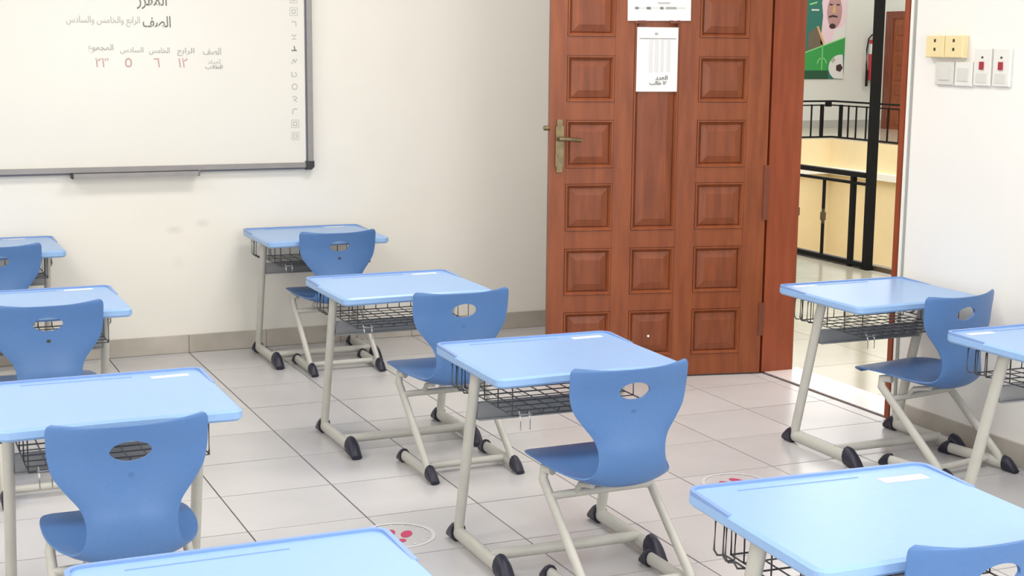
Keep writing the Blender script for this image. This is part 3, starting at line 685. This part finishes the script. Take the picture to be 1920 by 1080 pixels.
# ------------------------------------------------------------------ chairs
def spline(ctrl, n):
    """Catmull-Rom through control tuples"""
    out = []; m_ = len(ctrl) - 1
    for i in range(n + 1):
        t_ = i / n * m_; k = min(int(t_), m_ - 1); f = t_ - k
        P = [ctrl[max(0, min(m_, k + d))] for d in (-1, 0, 1, 2)]
        out.append(tuple(.5 * ((2 * P[1][c]) + (-P[0][c] + P[2][c]) * f + (2 * P[0][c] - 5 * P[1][c] + 4 * P[2][c] - P[3][c]) * f * f + (-P[0][c] + 3 * P[1][c] - 3 * P[2][c] + P[3][c]) * f ** 3) for c in range(len(ctrl[0]))))
    return out
def shell_mesh():
    # y, z, half width, side lift (z), side wrap (y)
    ctrl = [(.358, .320, .100, 0, 0), (.353, .335, .132, 0, 0), (.328, .347, .162, .001, 0), (.27, .350, .181, .006, 0), (.20, .346, .187, .013, 0), (.13, .337, .186, .020, 0),
            (.07, .326, .176, .027, 0), (.02, .319, .158, .030, .002), (-.018, .320, .138, .030, .006), (-.043, .338, .121, .024, .012), (-.054, .378, .110, .010, .016), (-.054, .425, .107, 0, .018),
            (-.046, .465, .119, 0, .018), (-.040, .505, .149, 0, .020), (-.038, .545, .176, 0, .026), (-.041, .590, .187, 0, .033), (-.049, .630, .189, .002, .037), (-.054, .652, .189, .005, .040), (-.056, .661, .184, .007, .041), (-.0565, .6645, .174, .007, .041)]
    rows_ = spline(ctrl, 76); nu = 20; th = .0085
    P = []
    for (y_, z_, w_, lz, wy) in rows_:
        P.append([Vector((w_ * u, y_ + wy * abs(u) ** 2.2, z_ + lz * abs(u) ** 2.4)) for u in [(-1 + 2 * i / nu) for i in range(nu + 1)]])
    nr_ = len(P)
    Nn = [[None] * (nu + 1) for _ in range(nr_)]
    for j in range(nr_):
        for i in range(nu + 1):
            a = P[min(j + 1, nr_ - 1)][i] - P[max(j - 1, 0)][i]; b = P[j][min(i + 1, nu)] - P[j][max(i - 1, 0)]
            Nn[j][i] = b.cross(a).normalized()
    vs = []
    for s_ in (.5, -.5):
        for j in range(nr_):
            for i in range(nu + 1): vs.append(P[j][i] + Nn[j][i] * th * s_ * (1 if 0 < i < nu and 0 < j < nr_ - 1 else .55))
    off_ = nr_ * (nu + 1); fs = []
    idx = lambda j, i, k=0: k * off_ + j * (nu + 1) + i
    for j in range(nr_ - 1):
        for i in range(nu):
            fs.append((idx(j, i), idx(j, i + 1), idx(j + 1, i + 1), idx(j + 1, i))); fs.append((idx(j, i, 1), idx(j + 1, i, 1), idx(j + 1, i + 1, 1), idx(j, i + 1, 1)))
    for j in range(nr_ - 1):
        fs.append((idx(j, 0), idx(j + 1, 0), idx(j + 1, 0, 1), idx(j, 0, 1))); fs.append((idx(j, nu), idx(j, nu, 1), idx(j + 1, nu, 1), idx(j + 1, nu)))
    for i in range(nu):
        fs.append((idx(0, i), idx(0, i, 1), idx(0, i + 1, 1), idx(0, i + 1))); fs.append((idx(nr_ - 1, i), idx(nr_ - 1, i + 1), idx(nr_ - 1, i + 1, 1), idx(nr_ - 1, i, 1)))
    mb = MB().add(vs, fs, True); me = mb.mesh('seat_shell', M['shell'])
    bm = bmesh.new(); bm.from_mesh(me); bmesh.ops.recalc_face_normals(bm, faces=bm.faces); bm.to_mesh(me); bm.free()
    o = bpy.data.objects.new('tmp_shell', me); COL.objects.link(o)
    # hand hole
    cut = MB(); n = 28; vs = []; 
    for y_ in (-.15, .1): vs += [(.050 * math.cos(2 * math.pi * k / n), y_, .598 + .0275 * math.sin(2 * math.pi * k / n) + (.004 if math.sin(2 * math.pi * k / n) < 0 else 0)) for k in range(n)]
    fs = [(k, (k + 1) % n, (k + 1) % n + n, k + n) for k in range(n)] + [tuple(range(n - 1, -1, -1)), tuple(range(n, 2 * n))]
    cm = cut.add(vs, fs).mesh('cut', M['shell']); bm = bmesh.new(); bm.from_mesh(cm); bmesh.ops.recalc_face_normals(bm, faces=bm.faces); bm.to_mesh(cm); bm.free()
    co = bpy.data.objects.new('tmp_cut', cm); COL.objects.link(co)
    md = o.modifiers.new('b', 'BOOLEAN'); md.object = co; md.operation = 'DIFFERENCE'; md.solver = 'EXACT'
    bpy.context.view_layer.update()
    res = bpy.data.meshes.new_from_object(o.evaluated_get(bpy.context.evaluated_depsgraph_get()))
    bpy.data.objects.remove(o); bpy.data.objects.remove(co)
    res.polygons.foreach_set('use_smooth', [True] * len(res.polygons)); res.set_sharp_from_angle(angle=R(50)); res.update()
    return res
SHELL = shell_mesh(); PLUG = {}
def make_chair(label):
    t = thing('school_chair', label, 'chair', group='blue school chairs')
    sh = link('seat_shell', SHELL, t)
    PLUG['mb'] = MB().tube([(0, -.0435, .541), (0, -.0405, .541)], .0075, .0055, n=12)
    PLUG['mb'].build('back_plug', M['shell_d'], sh)
    LX = .168
    for s in (-1, 1):
        MB().tube([(s * LX * .93, .150, .337), (s * LX * .97, .192, .330), (s * LX, .188, .300), (s * LX, -.088, .060), (s * LX, -.108, .036)], .0125, .017, n=12, up=(0, 1, .9)).build('leg', M['steel'], t)
        ft = MB().tube([(s * LX, -.135, .027), (s * LX, .135, .027)], .0145, .021, n=12).build('foot_bar', M['steel'], t)
        for (y0, y1, h0, h1) in ((-.125, -.182, .060, .014), (.128, .172, .056, .026)):
            m_ = MB(); st = 5; rings = []; d = 1 if y1 > y0 else -1
            for i in range(st + 1):
                f = i / st; y_ = y0 + (y1 - y0) * f; hg = h0 + (h1 - h0) * f ** 2.2; w_ = .0205 - .003 * f
                rings.append([(s * LX + w_ * math.cos(R(a_)), y_, max(.0005, hg * (.5 + .5 * math.sin(R(a_))))) for a_ in range(0, 360, 30)])
            vs = [v for r in rings for v in r]; fs = []
            for i in range(st):
                for k in range(12):
                    q_ = (i * 12 + k, i * 12 + (k + 1) % 12, (i + 1) * 12 + (k + 1) % 12, (i + 1) * 12 + k); fs.append(q_ if d < 0 else tuple(reversed(q_)))
            e1 = tuple(range(12)); m_.add(vs, fs, True); m_.add(rings[0], [e1 if d > 0 else tuple(reversed(e1))]); m_.add(rings[-1], [tuple(reversed(e1)) if d > 0 else e1])
            m_.build('foot_cap', M['cap'], ft)
    MB().tube([(-LX, .135, .262), (-LX * .8, .128, .266), (LX * .8, .128, .266), (LX, .135, .262)], .009, .012, n=10).build('upper_crossbar', M['steel'], t)
    MB().tube([(-LX, -.055, .034), (LX, -.055, .034)], .013, .013, n=10).build('lower_crossbar', M['steel'], t)
    for s in (-1, 1): MB().tube([(s * .09, .13, .266), (s * .09, .10, .30), (s * .095, .02, .318)], .009, n=8).build('seat_bracket', M['steel'], t)
    return t
CHAIRS = [
 ('blue plastic chair at the desk touching the whiteboard wall, column nearest the door', 1.000, 1.455, 0),
 ('blue plastic chair with round handle hole, tucked at the second middle desk', .905, -.365, 1),
 ('blue plastic chair with oval hand hole in front of the wooden door', .875, -1.712, 1),
 ('blue plastic chair beside the side wall, next to the doorway', 2.592, -1.078, 10),
 ('blue chair backrest just rising over the nearest desk, lower right corner', .795, -3.255, 0),
 ('blue plastic chair cut by the left picture edge, by the whiteboard wall', -.550, 1.475, 0),
 ('blue plastic chair pushed close to the second left desk, basket seen through hole', -.520, -.105, 0),
 ('near blue plastic chair at the lower left, behind the third left desk', -.530, -1.815, 0),
]
cp = None
for (lb, x_, y_, rz) in CHAIRS:
    if cp is None: cp = c_ = make_chair(lb)
    else: c_ = copy_tree(cp)
    c_['label'] = lb; c_.location = (x_, y_, 0); c_.rotation_euler = (0, 0, R(rz))

DP = PLUG['mb'].mesh('back_plug', M['hole'])
for c_ in [o for o in COL.objects if o.name.startswith('school_chair')]:
    if 'touching the whiteboard' in c_['label'] or 'basket seen' in c_['label']:
        for g in c_.children:
            for h_ in g.children:
                if h_.name.startswith('back_plug'): h_.data = DP

# ------------------------------------------------------------------ round floor stickers
def floor_sticker(x_, y_, rz, label):
    t = thing('floor_sticker', label, 'sticker', (x_, y_, 0.0003), rz, 'round footprint stickers on the floor')
    n = 40
    ro = arc(0, 0, .125, 0, 360, n)[:-1]; ri = arc(0, 0, .112, 0, 360, n)[:-1]
    mb = MB(); vs = [(p[0], p[1], .0008) for p in ro] + [(p[0], p[1], .0008) for p in ri] + [(p[0], p[1], 0) for p in ro]
    mb.add(vs, [(k, (k + 1) % n, n + (k + 1) % n, n + k) for k in range(n)] + [(2 * n + k, 2 * n + (k + 1) % n, (k + 1) % n, k) for k in range(n)]).build('ring', M['fwhite'], t)
    for k in range(16):
        a = R(22.5 * k); MB().box((-.004, .094, .0), (.004, .106, .0008)).xf(Matrix.Rotation(a, 4, 'Z')).build('ring_mark', M['fwhite'], t)
    for s in (-1, 1):
        sole = [(s * .028 + .018 * math.cos(a), .018 + .034 * math.sin(a)) for a in [2 * math.pi * k / 16 for k in range(16)]]
        heel = [(s * .026 + .013 * math.cos(a), -.045 + .015 * math.sin(a)) for a in [2 * math.pi * k / 12 for k in range(12)]]
        MB().prism(sole, 0, .0008).prism(heel, 0, .0008).build('footprint', M['fred'], t)
    return t
floor_sticker(1.755, -.935, R(20), 'round floor sticker with red footprints behind the nearest right desk')
floor_sticker(.430, -1.015, R(-30), 'round floor sticker with red footprints left of the chair before the wooden door')
